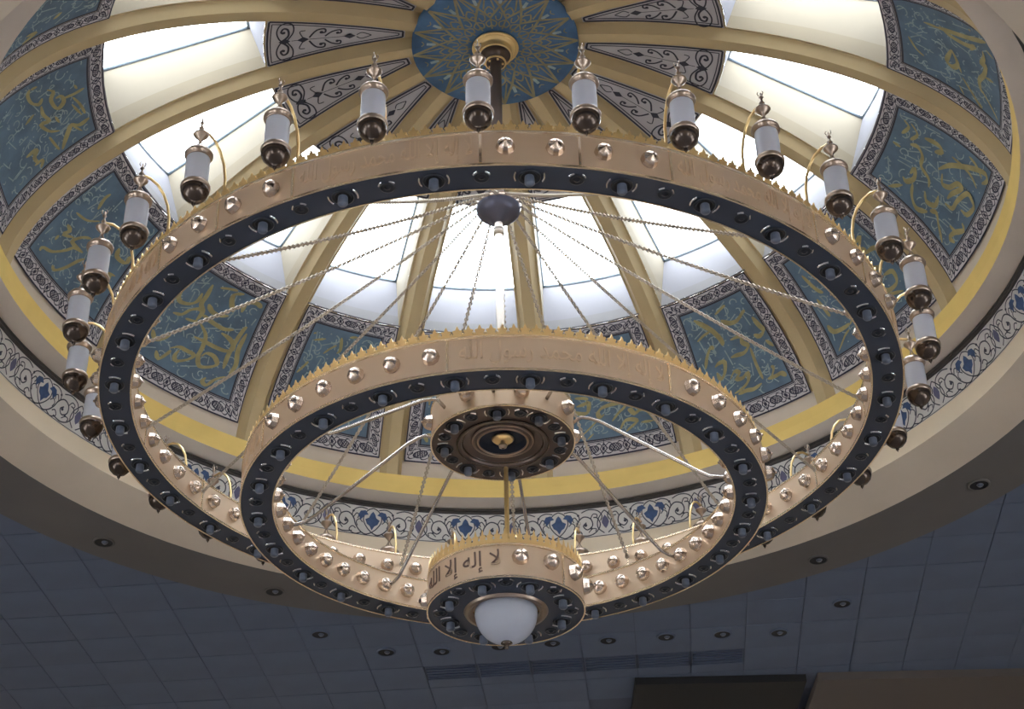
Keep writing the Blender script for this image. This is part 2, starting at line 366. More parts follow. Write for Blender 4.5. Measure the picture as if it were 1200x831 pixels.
# shell bays, ribs, windows
for k in range(16):
    a0, a1 = RIBS[k], RIBS[k + 1]; ac = (a0 + a1) / 2; hw = (a1 - a0) / 2

    def fn(t, phi, off=SO):
        """t in -1..1 between the opening's two sides"""
        m = degrees(marg(phi) / rad(phi))
        return S(ac + t * (hw - m), phi, off)
    mb = MB()
    # greige sill strip and the shell behind the calligraphy and floral panels
    grid_surface(mb, lambda t, p: S(ac + t * hw, p, SO), lin(-1, 1, 8), lin(PH_BAND1 - 1.0, PH_P0 + 0.3, 3), 0)
    grid_surface(mb, lambda t, p: S(ac + t * hw, p, SO), lin(-1, 1, 8), lin(PH_P0 + 0.3, PH_P1, 12), 1)
    grid_surface(mb, lambda t, p: S(ac + t * hw, p, SO), lin(-1, 1, 6), lin(PH_W1, PH_MED + 1, 8), 1)
    # strips beside the window opening
    for sd in (-1, 1):
        grid_surface(mb, lambda t, p: S(ac + sd * (hw - t * degrees(marg(p) / rad(p))), p, SO), (0, 1), lin(PH_P1, PH_W1, 10), 1)
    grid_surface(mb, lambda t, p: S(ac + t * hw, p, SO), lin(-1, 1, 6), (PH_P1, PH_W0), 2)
    put('dome_shell', smooth_by_angle(mb.mesh('dome_shell', [M_greige, M_ochre, M_white])), ceiling)

    # window: lower lip, shaft leaning outwards, pane
    mb = MB()
    D1 = Vector((0, 0, 0.15))
    phis = lin(PH_W0, PH_W1, 10)

    def top(t, q):
        """q 0..1 from the sill end to the crown end, at the pane"""
        r = 3.56 + (2.22 - 3.56) * q; z = 10.76 + (11.17 - 10.76) * q
        m = degrees(marg(PH_W0) / (r)) * 0.9
        a = radians(ac + t * (hw - m))
        return Vector((r * cos(a), r * sin(a), z))

    def low(t, q):
        return fn(t, PH_W0 + (PH_W1 - PH_W0) * q)
    lip = 0.27
    for sd in (-1, 1):
        # tan splay then cream shaft wall
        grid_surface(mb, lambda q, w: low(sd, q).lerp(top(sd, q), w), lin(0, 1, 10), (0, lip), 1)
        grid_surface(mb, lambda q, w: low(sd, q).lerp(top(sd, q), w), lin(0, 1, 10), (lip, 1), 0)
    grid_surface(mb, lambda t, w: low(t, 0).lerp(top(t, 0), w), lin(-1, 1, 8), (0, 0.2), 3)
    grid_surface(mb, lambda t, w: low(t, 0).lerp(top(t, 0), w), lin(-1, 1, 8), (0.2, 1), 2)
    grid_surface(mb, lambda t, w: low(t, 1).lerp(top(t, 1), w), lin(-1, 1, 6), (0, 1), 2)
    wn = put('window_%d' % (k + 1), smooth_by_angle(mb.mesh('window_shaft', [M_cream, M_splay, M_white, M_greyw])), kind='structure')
    mb = MB()
    grid_surface(mb, lambda t, q: top(t * 1.0, q), lin(-1, 1, 4), lin(0, 1, 4), 0)
    put('pane', mb.mesh('pane', [M_pane]), wn)
    mb = MB()
    for sd in (-1, 1):
        mb.tube([top(sd, q) + Vector((0, 0, -0.01)) for q in lin(0, 1, 4)], 0.022, 6)
    for q in (0, 1):
        mb.tube([top(t, q) + Vector((0, 0, -0.01)) for t in lin(-1, 1, 6)], 0.022, 6)
    put('window_frame', mb.mesh('window_frame', [M_frame]), wn)

    # rib at a0: front face, splayed sides
    mb = MB()
    phs = lin(PH_BAND1 - 0.6, PH_MED + 0.4, 40)
    sec = [(-0.124, SO - 0.02), (-0.058, RO), (0.058, RO), (0.124, SO - 0.02)]
    grid_surface(mb, lambda p, j: S(a0 + degrees(sec[j][0] * (1 if rad(p) > 1.2 else 0.9) / rad(p)), p, sec[j][1]), phs, (0, 1, 2, 3), 0)
    put('rib', smooth_by_angle(mb.mesh('rib', [M_ochre]), 20), ceiling)

# yellow ring band, ledge, frieze wall, cove
mb = MB()
NS = 128


def turned(prof, name, mats, mi=None, parent=ceiling, n=NS):
    b = MB()
    for i in range(len(prof) - 1):
        b.lathe([prof[i], prof[i + 1]], n, mat=(mi[i] if mi else 0))
    return put(name, b.mesh(name, mats), parent)


p0 = S(0, PH_BAND0, 0.06); p1 = S(0, PH_BAND1, 0.06)
turned([(p0.x, p0.z), (S(0, 3.8, 0.06).x, S(0, 3.8, 0.06).z), (p1.x, p1.z), (S(0, PH_BAND1 + .2, SO - .02).x, S(0, PH_BAND1 + .2, SO - .02).z)], 'yellow_band', [M_yellow])
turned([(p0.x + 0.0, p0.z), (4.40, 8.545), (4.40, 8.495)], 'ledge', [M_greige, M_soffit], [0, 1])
frieze_w = turned([(4.372, 8.50), (4.466, 8.205)], 'frieze_ground', [M_frz])
turned([(4.466, 8.205), (4.478, 8.015)], 'cream_upstand', [M_wallcream])
turned([(4.478, 8.015), (4.83, 7.82)], 'cove', [M_coveshade])
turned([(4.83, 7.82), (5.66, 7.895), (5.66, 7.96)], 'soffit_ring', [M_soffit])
turned([(0.0, 10.94), (0.60, 10.925), (1.02, 10.885)], 'crown_cap', [M_ochre], n=48)
turned([(5.62, 7.955), (5.62, 8.12), (4.40, 8.62), (4.40, 8.50)], 'outer_casing', [M_black])
# two dark mouldings above the frieze
t1 = put('trim_1', (lambda b: (b.lathe([(4.395, 8.520), (4.395, 8.532), (4.338, 8.532), (4.338, 8.520)], NS, closed=True), b.mesh('trim', [M_mould]))[1])(MB()), kind='structure')
t2 = put('trim_2', (lambda b: (b.lathe([(4.40, 8.490), (4.40, 8.512), (4.350, 8.512), (4.350, 8.490)], NS, closed=True), b.mesh('trim', [M_mould]))[1])(MB()), kind='structure')

# medallion
med = put('dome_medallion', None, M=Matrix.Translation((0, 0, 10.85)),
          label='round blue medallion with a gold strapwork star at the crown of the dome', cat='ceiling medallion')
MZ = 10.795
mb = MB(); mb.lathe([(0.0, MZ + 0.02), (0.30, MZ + 0.02), (0.742, MZ), (0.742, MZ + 0.07)], 64)
put('disc', mb.mesh('medallion_disc', [M_blue]), med)


def ribbon(mb, pts, w, fmap, mat=0, z=0.0, taper=None):
    """flat stroke along 2D pts, w in the same units, mapped by fmap(x,y)->Vector"""
    n = len(pts); L = []; Rr = []
    for i, p in enumerate(pts):
        q0 = pts[max(i - 1, 0)]; q1 = pts[min(i + 1, n - 1)]
        dx, dy = q1[0] - q0[0], q1[1] - q0[1]; l = hypot(dx, dy) or 1e-6
        nx, ny = -dy / l, dx / l
        ww = (w(i / (n - 1.0), dx / l, dy / l) if callable(w) else w) / 2
        L.append(fmap(p[0] + nx * ww, p[1] + ny * ww)); Rr.append(fmap(p[0] - nx * ww, p[1] - ny * ww))
    mb.add(L + Rr, [(i, i + 1, n + i + 1, n + i) for i in range(n - 1)], mat)


def fill(mb, pts, fmap, mat=0):
    cx = sum(p[0] for p in pts) / len(pts); cy = sum(p[1] for p in pts) / len(pts)
    vs = [fmap(cx, cy)] + [fmap(*p) for p in pts]; n = len(pts)
    mb.add(vs, [(0, 1 + i, 1 + (i + 1) % n) for i in range(n)], mat)


def catmull(P, sub=4):
    if len(P) < 3: return [tuple(p) for p in P] if len(P) < 2 else [(P[0][0] + (P[1][0] - P[0][0]) * i / 3, P[0][1] + (P[1][1] - P[0][1]) * i / 3) for i in range(4)]
    Q = [P[0]] + list(P) + [P[-1]]; out = []
    for i in range(1, len(Q) - 2):
        for j in range(sub):
            t = j / sub; r = []
            for d in (0, 1):
                a, b, c, e = Q[i - 1][d], Q[i][d], Q[i + 1][d], Q[i + 2][d]
                r.append(0.5 * (2 * b + (c - a) * t + (2 * a - 5 * b + 4 * c - e) * t * t + (3 * b - a - 3 * c + e) * t ** 3))
            out.append(tuple(r))
    out.append(tuple(P[-1]))
    return out


def arc(cx, cy, r0, a0, a1, n=12, r1=None):
    r1 = r0 if r1 is None else r1
    return [(cx + (r0 + (r1 - r0) * i / n) * cos(radians(a0 + (a1 - a0) * i / n)), cy + (r0 + (r1 - r0) * i / n) * sin(radians(a0 + (a1 - a0) * i / n))) for i in range(n + 1)]


mb = MB()


def medmap(x, y):
    return Vector((x, y, (MZ + 0.02 if hypot(x, y) < 0.3 else MZ + 0.02 - (hypot(x, y) - 0.3) * 0.02 / 0.445) - 0.004))


def pol(r, a): return (r * cos(radians(a)), r * sin(radians(a)))


for i in range(16):
    a = i * 22.5 - 6
    for d in (1, -1):
        ribbon(mb, [pol(0.735, a), pol(0.50, a + d * 11.25), pol(0.36, a + d * 22.5)], 0.022, medmap)
        ribbon(mb, [pol(0.735, a), pol(0.47, a + d * 6)], 0.015, medmap)
        ribbon(mb, catmull([pol(0.50, a), pol(0.45, a + d * 5), pol(0.40, a + d * 4), pol(0.42, a)]), 0.016, medmap)
        ribbon(mb, catmull([pol(0.34, a), pol(0.30, a + d * 9), pol(0.25, a + d * 6), pol(0.27, a)]), 0.014, medmap)
    for rr_, rw in ((.655, .02), (.56, .03)):
        ribbon(mb, catmull([pol(rr_, a + 11.25 - 2.5), pol(rr_ - rw, a + 11.25), pol(rr_, a + 11.25 + 2.5)]), 0.010, medmap)
    ribbon(mb, catmull([pol(.43, a + 11.25), pol(.40, a + 15), pol(.34, a + 14), pol(.33, a + 9), pol(.38, a + 7)]), 0.012, medmap)
    ribbon(mb, [pol(0.36, a), pol(0.22, a)], 0.015, medmap)
    ribbon(mb, [pol(0.61, a + 11.25), pol(0.53, a + 11.25)], 0.03, medmap, 1)
put('strapwork', mb.mesh('strapwork', [M_mgold, M_pale]), med)

# ------------------------------------------------------------------ calligraphy panels
VIS = {15: 'PQ', 0: 'PA', 1: 'PN', 2: 'PR', 3: 'PD', 5: 'PC', 6: 'PL', 7: 'PM', 8: 'PT'}
ORDER = ['PL', 'PR', 'PA', 'PM', 'PT', 'PQ']
PLAB = {
    0: 'blue calligraphy panel cut by the top right corner of the view, bold gold strokes',
    1: 'blue calligraphy panel high at the right beside the lanterns, its lower point at the ledge',
    2: 'blue calligraphy panel crossed by the right arc of the big chandelier ring',
    3: 'blue calligraphy panel seen inside the big ring to the right, one chain crossing its middle',
    4: 'blue calligraphy panel behind the small ring, right of the upper bronze disc',
    5: 'blue calligraphy panel mostly hidden behind the upper bronze disc of the chandelier',
    6: 'blue calligraphy panel behind the small ring, left of the upper bronze disc',
    7: 'blue calligraphy panel seen inside the big ring to the left, two chains crossing it',
    8: 'blue calligraphy panel behind the hanging lanterns at the left, outside the big ring',
    9: 'blue calligraphy panel at the upper left edge below the second rib from the corner',
    10: 'blue calligraphy panel showing only a corner at the top left of the view',
}
PLAB = {(_k - 1) % 16: _v for _k, _v in PLAB.items()}
for _k in range(10, 15): PLAB[_k] = 'blue calligraphy panel on the near side of the dome, above the view'


def frames(k):
    a0, a1 = RIBS[k], RIBS[k + 1]
    return (a0 + a1) / 2, (a1 - a0) / 2


for k in range(16):
    ac, hw = frames(k)
    c = S(ac, 24, 0)
    pn = put('calligraphy_panel', None, M=Matrix.Translation(S(ac, 10.4, PO)), label=PLAB[k], cat='wall panel', group='calligraphy panels around the dome')

    def edge(phi, inner):
        return hw - degrees((0.128 + (0.138 if inner else 0)) / rad(phi))
    mb = MB()
    grid_surface(mb, lambda t, p: S(ac + t * edge(p, True), p, PO), lin(-1, 1, 8), lin(PH_F0, PH_F1, 12), 0)
    # teal frame line
    put('field', mb.mesh('panel_field', [M_teal]), pn)
    mb = MB()
    arcl = DA * radians(1) * 0.93
    # bottom and top strips (mitred), then sides
    for (pa, pb) in ((PH_P0, PH_F0), (PH_P1, PH_F1)):
        W = edge(pa, False)
        grid_surface(mb, lambda t, s: S(ac + t * (edge(pa, False) * (1 - s) + edge(pb, True) * s), pa + (pb - pa) * s, PO + 0.003), lin(-1, 1, 10), (0, 1), 0,
                     lambda t, s: (t * radians(W) * rad(pa), 1 - s))
    for sd in (-1, 1):
        def sfn(q, s):
            po = PH_P0 + (PH_P1 - PH_P0) * q; pi_ = PH_F0 + (PH_F1 - PH_F0) * q
            ph = po * (1 - s) + pi_ * s
            return S(ac + sd * (edge(po, False) * (1 - s) + edge(pi_, True) * s), ph, PO + 0.003)
        grid_surface(mb, sfn, lin(0, 1, 14), (0, 1), 0, lambda q, s: (q * 1.62 + 0.135, 1 - s))
    put('border', mb.mesh('panel_border', [M_border]), pn)
    mb = MB()
    fl = [(t * edge(PH_F0, True), PH_F0) for t in lin(-1, 1, 8)]
    for sd_ in (-1, 1):
        grid_surface(mb, lambda p, s_: S(ac + sd_ * (edge(p, True) - s_ * 0.28), p, PO + 0.002), lin(PH_F0, PH_F1, 12), (0, 1), 0)
    for p_, q_ in ((PH_F0, .35), (PH_F1, -.35)):
        grid_surface(mb, lambda t, s_: S(ac + t * edge(p_, True), p_ + q_ * s_, PO + 0.002), lin(-1, 1, 8), (0, 1), 0)
    put('frame_line', mb.mesh('frame_line', [M_line]), pn)
    # strokes
    key = VIS.get(k, ORDER[(k * 5) % 6])
    mb = MB()
    pmap = lambda x, y: S(ac + x / 4.0, y / 4.0, PO + 0.008)      # x,y in quarter degrees keeps widths isotropic enough
    strokes = STROKES[key]
    own = k in VIS
    mats = 0
    for si, st in enumerate(strokes):
        pts = [(st[i], st[i + 1]) for i in range(0, len(st), 2)]
        pass
        pts = [(x, y) for x, y in pts if 14.9 <= y <= 35.2 and abs(x) < edge(y, True) - 0.3]
        if len(pts) < 2: continue
        r = rad(sum(p[1] for p in pts) / len(pts))
        # metres: x*r*rad, y*arc
        ky = 3.55; kx = r
        P2 = [(radians(x) * kx, radians(y) * ky) for x, y in pts]
        P2 = catmull(P2)
        base = 0.046 if len(pts) > 3 else 0.032
        w = lambda t, dx, dy: base * (0.55 + 0.75 * abs(dx * 0.75 + dy * 0.66)) * min(1.0, 0.35 + 4 * t, 0.35 + 4 * (1 - t))
        ribbon(mb, P2, w, lambda x, y: S(ac + degrees(x / kx), degrees(y / ky), PO + 0.008), 0)
    put('calligraphy', mb.mesh('calligraphy', [M_gold]), pn)
    # pale filler script: short hooks, dots and vertical stems
    rr = random.Random(100 + k); mb = MB()
    for i in range(150):
        y = rr.uniform(15.6, 34.4); x = rr.uniform(-1, 1) * (edge(y, True) - 0.6)
        r = rad(y); X0, Y0 = radians(x) * r, radians(y) * 3.55
        f = lambda a, b, r=r: S(ac + degrees(a / r), degrees(b / 3.55), PO + 0.005)
        t = rr.random()
        if t < 0.3:
            s = 0.011; fill(mb, [(X0 - s, Y0), (X0, Y0 - s), (X0 + s, Y0), (X0, Y0 + s)], f)
        elif t < 0.75:
            a0 = rr.uniform(0, 360); R_ = rr.uniform(0.02, 0.06)
            pts = [(a, b) for a, b in arc(X0, Y0, R_, a0, a0 + rr.choice((-1, 1)) * rr.uniform(90, 250), 7) if 14.8 < degrees(b / 3.55) < 35.2 and abs(degrees(a / r)) < edge(y, True) - 0.3]
            if len(pts) > 2: ribbon(mb, pts, 0.012, f)
        else:
            an = rr.choice((80, 84, 100, 60, 150)); l = rr.uniform(0.08, 0.24)
            pts = [(X0 + l * q * cos(radians(an)), Y0 + l * q * sin(radians(an))) for q in (0, .5, 1)]
            if degrees(pts[-1][1] / 3.55) < 35 and abs(degrees(pts[-1][0] / r)) < edge(35, True) - .4: ribbon(mb, pts, 0.012, f)
    put('filler_script', mb.mesh('filler_script', [M_pale]), pn, kind='stuff')

# ------------------------------------------------------------------ floral wedges near the crown
FL = {
    0: 'grey floral wedge cut by the top edge of the view, right of the medallion',
    1: 'grey floral wedge panel right of the medallion, first complete one below the top edge',
    2: 'grey floral wedge panel right of the medallion, behind the third lantern from the crown',
    3: 'grey floral wedge panel below right of the medallion, its wide end behind the big ring',
    4: 'narrow grey wedge panel just right below the medallion, cut by the big ring crest',
    5: 'narrow grey wedge panel just left below the medallion, behind the nearest lantern',
    6: 'grey floral wedge panel below left of the medallion, behind the second lantern to the left',
    7: 'grey floral wedge panel left of the medallion, its round scrolls just above the big ring',
    8: 'grey floral wedge panel left of the medallion with paired scrolls near the top edge',
    9: 'grey floral wedge cut by the top edge of the view, left of the medallion'}
FL = {(_k - 1) % 16: _v for _k, _v in FL.items()}
arc_tab = []
acc = 0; pprev = None
for i in range(61):
    ph = PH_W1 + 0.2 + (PH_FL1 - PH_W1 - 0.2) * i / 60
    pp = S(0, ph, PO)
    if pprev: acc += (pp - pprev).length
    arc_tab.append((acc, ph)); pprev = pp
FLEN = acc


def phi_of(d):
    d = max(0, min(FLEN, d)); t = d / FLEN * 60; i = min(59, int(t))
    return arc_tab[i][1] + (arc_tab[i + 1][1] - arc_tab[i][1]) * (t - i)


for k in range(16):
    ac, hw = frames(k)
    pn = put('floral_panel', None, M=Matrix.Translation(S(ac, PH_W1, PO)),
             label=FL.get(k, 'grey floral wedge panel on the near side of the dome crown, above the view'),
             cat='ceiling panel', group='floral wedge panels around the medallion')
    half = lambda p: hw - degrees(marg(p) / rad(p))
    mb = MB()
    grid_surface(mb, lambda t, d: S(ac + t * half(phi_of(d)), phi_of(d), PO), lin(-1, 1, 4), lin(0, FLEN, 8), 0)
    put('field', mb.mesh('wedge_field', [M_lav]), pn)
    mb = MB()

    def fm(d, s):
        ph = phi_of(d)
        return S(ac + degrees(s / rad(ph)), ph, PO + 0.006)

    def hs(d): return radians(half(phi_of(d))) * rad(phi_of(d))
    for ins, w in ((0.016, 0.018), (0.045, 0.010)):
        for sd in (-1, 1):
            ribbon(mb, [(d, sd * max(0.002, hs(d) - ins)) for d in lin(ins, FLEN - ins * 1.2, 12)], w, fm)
        ribbon(mb, [(ins, s) for s in lin(-hs(ins) + ins, hs(ins) - ins, 4)], w, fm)
        e = FLEN - ins * 1.2; ribbon(mb, [(e, s) for s in (-max(0.002, hs(e) - ins), 0, max(.002, hs(e) - ins))], w, fm)
    put('outline', mb.mesh('wedge_outline', [M_line]), pn)
    mb = MB()
    dm = lambda c, a, b, q=0: fill(mb, [(c - a, q), (c, q - b), (c + a, q), (c, q + b)], fm)
    for sd in (-1, 1):
        ribbon(mb, catmull([(0.20, 0.01 * sd), (0.25, 0.10 * sd), (0.24, 0.19 * sd), (0.18, 0.225 * sd), (0.12, 0.20 * sd), (0.10, 0.12 * sd), (0.13, 0.03 * sd), (0.17, 0.0)]), 0.014, fm)
        ribbon(mb, catmull([(0.17, 0.02 * sd), (0.21, 0.07 * sd), (0.20, 0.14 * sd), (0.16, 0.16 * sd), (0.14, 0.12 * sd), (0.165, 0.10 * sd)]), 0.020, fm)
        fill(mb, arc(0.165, 0.11 * sd, 0.016, 0, 330, 8), fm)
        ribbon(mb, catmull([(0.34, 0.03 * sd), (0.31, 0.10 * sd), (0.36, 0.11 * sd)]), 0.010, fm)
        ribbon(mb, catmull([(0.40, 0.02 * sd), (0.46, 0.10 * sd), (0.53, 0.11 * sd), (0.54, 0.07 * sd), (0.50, 0.065 * sd)]), 0.017, fm)
        fill(mb, arc(0.505, 0.072 * sd, 0.017, 0, 330, 8), fm)
        ribbon(mb, catmull([(0.54, 0.02 * sd), (0.60, 0.07 * sd), (0.67, 0.085 * sd), (0.68, 0.05 * sd), (0.64, 0.045 * sd)]), 0.016, fm)
        fill(mb, arc(0.65, 0.05 * sd, 0.015, 0, 330, 8), fm)
        ribbon(mb, catmull([(0.82, 0.01 * sd), (0.86, 0.035 * sd), (0.91, 0.02 * sd), (0.95, 0.0)]), 0.010, fm)
    dm(0.175, 0.055, 0.038); dm(0.345, 0.055, 0.034); dm(0.76, 0.055, 0.030)
    ribbon(mb, [(0.24, 0), (0.30, 0)], 0.007, fm); ribbon(mb, [(0.40, 0), (0.72, 0)], 0.006, fm)
    put('ornament', mb.mesh('wedge_ornament', [M_line]), pn)

# ------------------------------------------------------------------ arabesque frieze
frz = put('arabesque_frieze', None, M=Matrix.Translation((0, 0, 8.2)),
          label='pale frieze of black scrolls and blue palmettes ringing the dome foot', cat='frieze')
RM = 4.42; FH = 0.31
def frmap(x, y):
    """x metres along, y 0..FH up"""
    q = y / FH; r = 4.466 + (4.372 - 4.466) * q - 0.006; z = 8.205 + 0.295 * q; a = x / RM
    return Vector((r * cos(a), r * sin(a), z))


PER = 2 * pi * RM / 29
mA = MB()
H = PER / 2
# palmette
fill(mA, [(0, .250), (.022, .225), (.038, .185), (.075, .165), (.055, .12), (.024, .10), (0, .058), (-.024, .10), (-.055, .12), (-.075, .165), (-.038, .185), (-.022, .225)], frmap, 1)
for sd in (-1, 1):
    fill(mA, [(sd * .045, .215), (sd * .08, .255), (sd * .13, .245), (sd * .15, .205), (sd * .125, .15), (sd * .105, .175), (sd * .085, .205)], frmap, 1)
    ribbon(mA, catmull([(0, .285), (sd * .05, .262), (sd * .085, .215), (sd * .092, .15), (sd * .05, .08), (0, .035)]), 0.0107, frmap)
    ribbon(mA, catmull([(0, .035), (sd * .06, .012), (sd * .12, .04), (sd * .17, .10), (sd * .20, .17), (sd * .26, .215), (sd * .33, .19), (sd * .345, .12), (sd * .29, .08), (sd * .25, .12), (sd * .285, .155)]), 0.0123, frmap)
    ribbon(mA, catmull([(sd * .06, .27), (sd * .13, .28), (sd * .19, .255), (sd * .215, .20), (sd * .19, .15)]), 0.0107, frmap)
    ribbon(mA, catmull([(sd * .10, .13), (sd * .135, .16), (sd * .165, .13), (sd * .15, .09)]), 0.0098, frmap)
    ribbon(mA, catmull([(sd * .20, .17), (sd * .17, .215), (sd * .145, .20), (sd * .155, .165)]), 0.0107, frmap)
    ribbon(mA, catmull([(sd * .20, .03), (sd * .30, .018), (sd * .38, .05), (sd * .425, .12), (sd * .40, .19), (sd * .36, .20)]), 0.0115, frmap)
    ribbon(mA, catmull([(sd * .10, .03), (sd * .17, .005), (sd * .23, .04), (sd * .20, .08), (sd * .165, .06)]), 0.0107, frmap)
    ribbon(mA, catmull([(sd * .24, .26), (sd * .32, .285), (sd * .41, .265), (sd * .45, .21), (sd * .43, .16)]), 0.0107, frmap)
    ribbon(mA, catmull([(sd * .33, .19), (sd * .36, .235), (sd * .40, .225), (sd * .395, .20)]), 0.0098, frmap)
    ribbon(mA, catmull([(sd * .30, .05), (sd * .34, .085), (sd * .38, .08), (sd * .37, .055)]), 0.0098, frmap)
    ribbon(mA, catmull([(sd * (H - .02), .03), (sd * (H - .08), .09), (sd * (H - .075), .17), (sd * (H - .03), .235), (sd * H, .265)]), 0.0107, frmap)
    fill(mA, [(sd * H, .215), (sd * (H - .028), .18), (sd * (H - .038), .14), (sd * (H - .02), .10), (sd * H, .075)], frmap, 2)
    fill(mA, arc(sd * .275, .128, .017, 0, 330, 7), frmap); fill(mA, arc(sd * .205, .235, .013, 0, 330, 7), frmap); fill(mA, arc(sd * .33, .09, .013, 0, 330, 7), frmap)
mA = mA.mesh('arabesque', [M_fline, M_pblue, M_violet, M_line], False)
for i in range(29):
    put('arabesque', mA, frz, Rz(107.6 - i * 360 / 29))
mb = MB()
for y, w in ((0.004, 0.006), (0.298, 0.008)):
    ribbon(mb, [(x, y) for x in lin(0, 2 * pi * RM, NS)], w, frmap)
put('edge_line', mb.mesh('frieze_lines', [M_line]), frz)

# ------------------------------------------------------------------ flat ceiling with tiles
mb = MB(); N = 64
X0, X1, Y0, Y1 = -12.0, 12.0, -16.0, 11.0
ring = []; outer = []
for i in range(N):
    a = 2 * pi * i / N; c_, s_ = cos(a), sin(a)
    ring.append((5.62 * c_, 5.62 * s_, 7.96))
    k_ = min((X1 if c_ > 0 else -X0) / max(1e-6, abs(c_)), (Y1 if s_ > 0 else -Y0) / max(1e-6, abs(s_)))
    outer.append((k_ * c_, k_ * s_, 7.96))
mb.add(ring + outer, [(i, (i + 1) % N, N + (i + 1) % N, N + i) for i in range(N)])
for cx_, cy_ in ((X0, Y0), (X1, Y0), (X0, Y1), (X1, Y1)):
    mb.add([(cx_, cy_, 7.96), (cx_ * .55, cy_, 7.9601), (cx_, cy_ * .55, 7.9601)], [(0, 1, 2)])
put('ceiling_backing', mb.mesh('ceiling_backing', [M_tile2]), ceiling)
G = radians(-5.0)
gx = Vector((cos(G), sin(G), 0)); gy = Vector((-sin(G), cos(G), 0))
T = 0.60; org = Vector((0.25, 6.72, 0))
tb = MB(); tb.box((0, 0, 0), (T - 0.007, T - 0.007, 0.02)); tile_me = tb.mesh('tile', [M_tile], False)
tv = MB(); tv.box((0, .19, 0), (T - 0.012, T - 0.39, 0.02)); tile_cut = tv.mesh('tile_cut', [M_tile], False)
tiles = []
ROT = Matrix.Rotation(G, 4, 'Z')
for i in range(-22, 22):
    for j in range(-40, 9):
        c = org + gx * ((i + 0.5) * T) + gy * ((j + 0.5) * T)
        if not (X0 + .3 < c.x < X1 - .3 and Y0 + .3 < c.y < Y1 - .3): continue
        if hypot(c.x, c.y) < 5.35: continue
        if c.y > 7.55 and c.x > 1.2: continue
        tiles.append((i, j, c))
tiles.sort(key=lambda t: (t[2] - Vector((0, 5, 0))).length)
vis = [t for t in tiles if t[2].y > 2.2 and abs(t[2].x) < 6.6 and t[2].y < 8.6][:290]
vs_ = set((t[0], t[1]) for t in vis)
VENTS = [(i, 0) for i in range(-2, 4)]
for i, j, c in vis:
    if (i, j) in VENTS:
        put('tile', tile_cut, ceiling, Matrix.Translation((c.x, c.y, 7.925)) @ ROT)
    else:
        put('tile', tile_me, ceiling, Matrix.Translation((c.x, c.y, 7.925 + rnd.uniform(-.002, .002))) @ ROT)
mb = MB()
for i, j, c in tiles:
    if (i, j) in vs_: continue
    mb.box((c.x, c.y, 7.925), (T - .012, T - .012, .02), 0, ROT.to_3x3())
put('tile_field', mb.mesh('tile_field', [M_tile], False), ceiling, kind='stuff')
names = ['leftmost', 'second from the left', 'third from the left', 'third from the right', 'second from the right', 'rightmost']
for n_, (i, j) in enumerate(VENTS):
    c = org + gx * ((i + 0.5) * T) + gy * ((j + 0.5) * T) - gy * 0.105
    Mv = Matrix.Translation((c.x, c.y, 7.93)) @ ROT
    v = put('air_vent', None, M=Mv, label='dark blue slot air vent in the flat ceiling, %s of the row' % names[n_], cat='air vent', group='air vents in a row in the flat ceiling')
    b = MB(); b.box((0, 0, 0.012), (T - .03, .36, 0.012)); put('backing', b.mesh('vent_back', [M_vent], False), v, Mv)
    b = MB()
    for q in range(5):
        b.box((0, -0.14 + q * 0.07, -0.004), (T - .035, 0.02, 0.014))
    for q in (-1, 1):
        b.box((0, q * .178, -0.004), (T - .02, .012, .018))
        b.box((q * (T - .03) / 2, 0, -0.004), (.012, .36, .018))
    put('grille', b.mesh('vent_grille', [M_vent], False), v, Mv)
# dark recess and brown bulkhead at the far edge
b = MB(); b.box((2.44, 8.05, 7.87), (1.96, 1.62, 0.09))
put('screen_recess', b.mesh('screen_recess', [M_black], False), ceiling)
b = MB(); b.box((7.3, 8.15, 7.87), (7.5, 1.9, 0.10))
put('bulkhead', b.mesh('bulkhead', [M_brownp], False), ceiling)

# downlights in the ceiling
DL = [(-3.87, 3.61, 7.860, 'round recessed downlight in the shaded soffit ring at the lower left, nearest the left edge'),
      (-2.95, 4.55, 7.865, 'round recessed downlight in the shaded soffit ring below the big ring, lower left'),
      (-2.01, 5.90, 7.915, 'round recessed downlight in the blue tiles, leftmost of the bottom row'),
      (-1.33, 6.39, 7.915, 'round recessed downlight in the blue tiles, second from the left in the bottom row'),
      (-0.72, 6.40, 7.915, 'round recessed downlight in the blue tiles, third from the left in the bottom row'),
      (-0.08, 6.30, 7.915, 'round recessed downlight in the blue tiles, half hidden behind the white globe'),
      (0.50, 6.24, 7.915, 'round recessed downlight in the blue tiles just right of the white globe'),
      (1.11, 6.20, 7.915, 'round recessed downlight in the blue tiles, second to the right of the white globe'),
      (1.74, 6.14, 7.915, 'round recessed downlight in the blue tiles, third to the right of the white globe'),
      (2.35, 6.10, 7.915, 'round recessed downlight in the blue tiles, fourth to the right of the white globe'),
      (2.97, 6.09, 7.915, 'round recessed downlight in the blue tiles, rightmost of the bottom row'),
      (3.55, 5.40, 7.915, 'round recessed downlight alone in the blue tiles at the lower right'),
      (3.13, 4.28, 7.860, 'round recessed downlight in the shaded soffit ring at the lower right'),
      (4.42, 2.82, 7.856, 'round recessed downlight in the shaded soffit ring near the right edge')]
DL[1] = (-2.36, 4.74, 7.860, DL[1][3])
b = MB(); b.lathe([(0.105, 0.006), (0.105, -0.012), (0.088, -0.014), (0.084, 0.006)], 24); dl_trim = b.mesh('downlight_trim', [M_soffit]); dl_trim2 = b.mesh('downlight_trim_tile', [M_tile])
b = MB(); b.lathe([(0.086, -0.009), (0.062, -0.004), (0.03, -0.003), (0.0, -0.003)], 24); dl_in = b.mesh('downlight_reflector', [M_black])
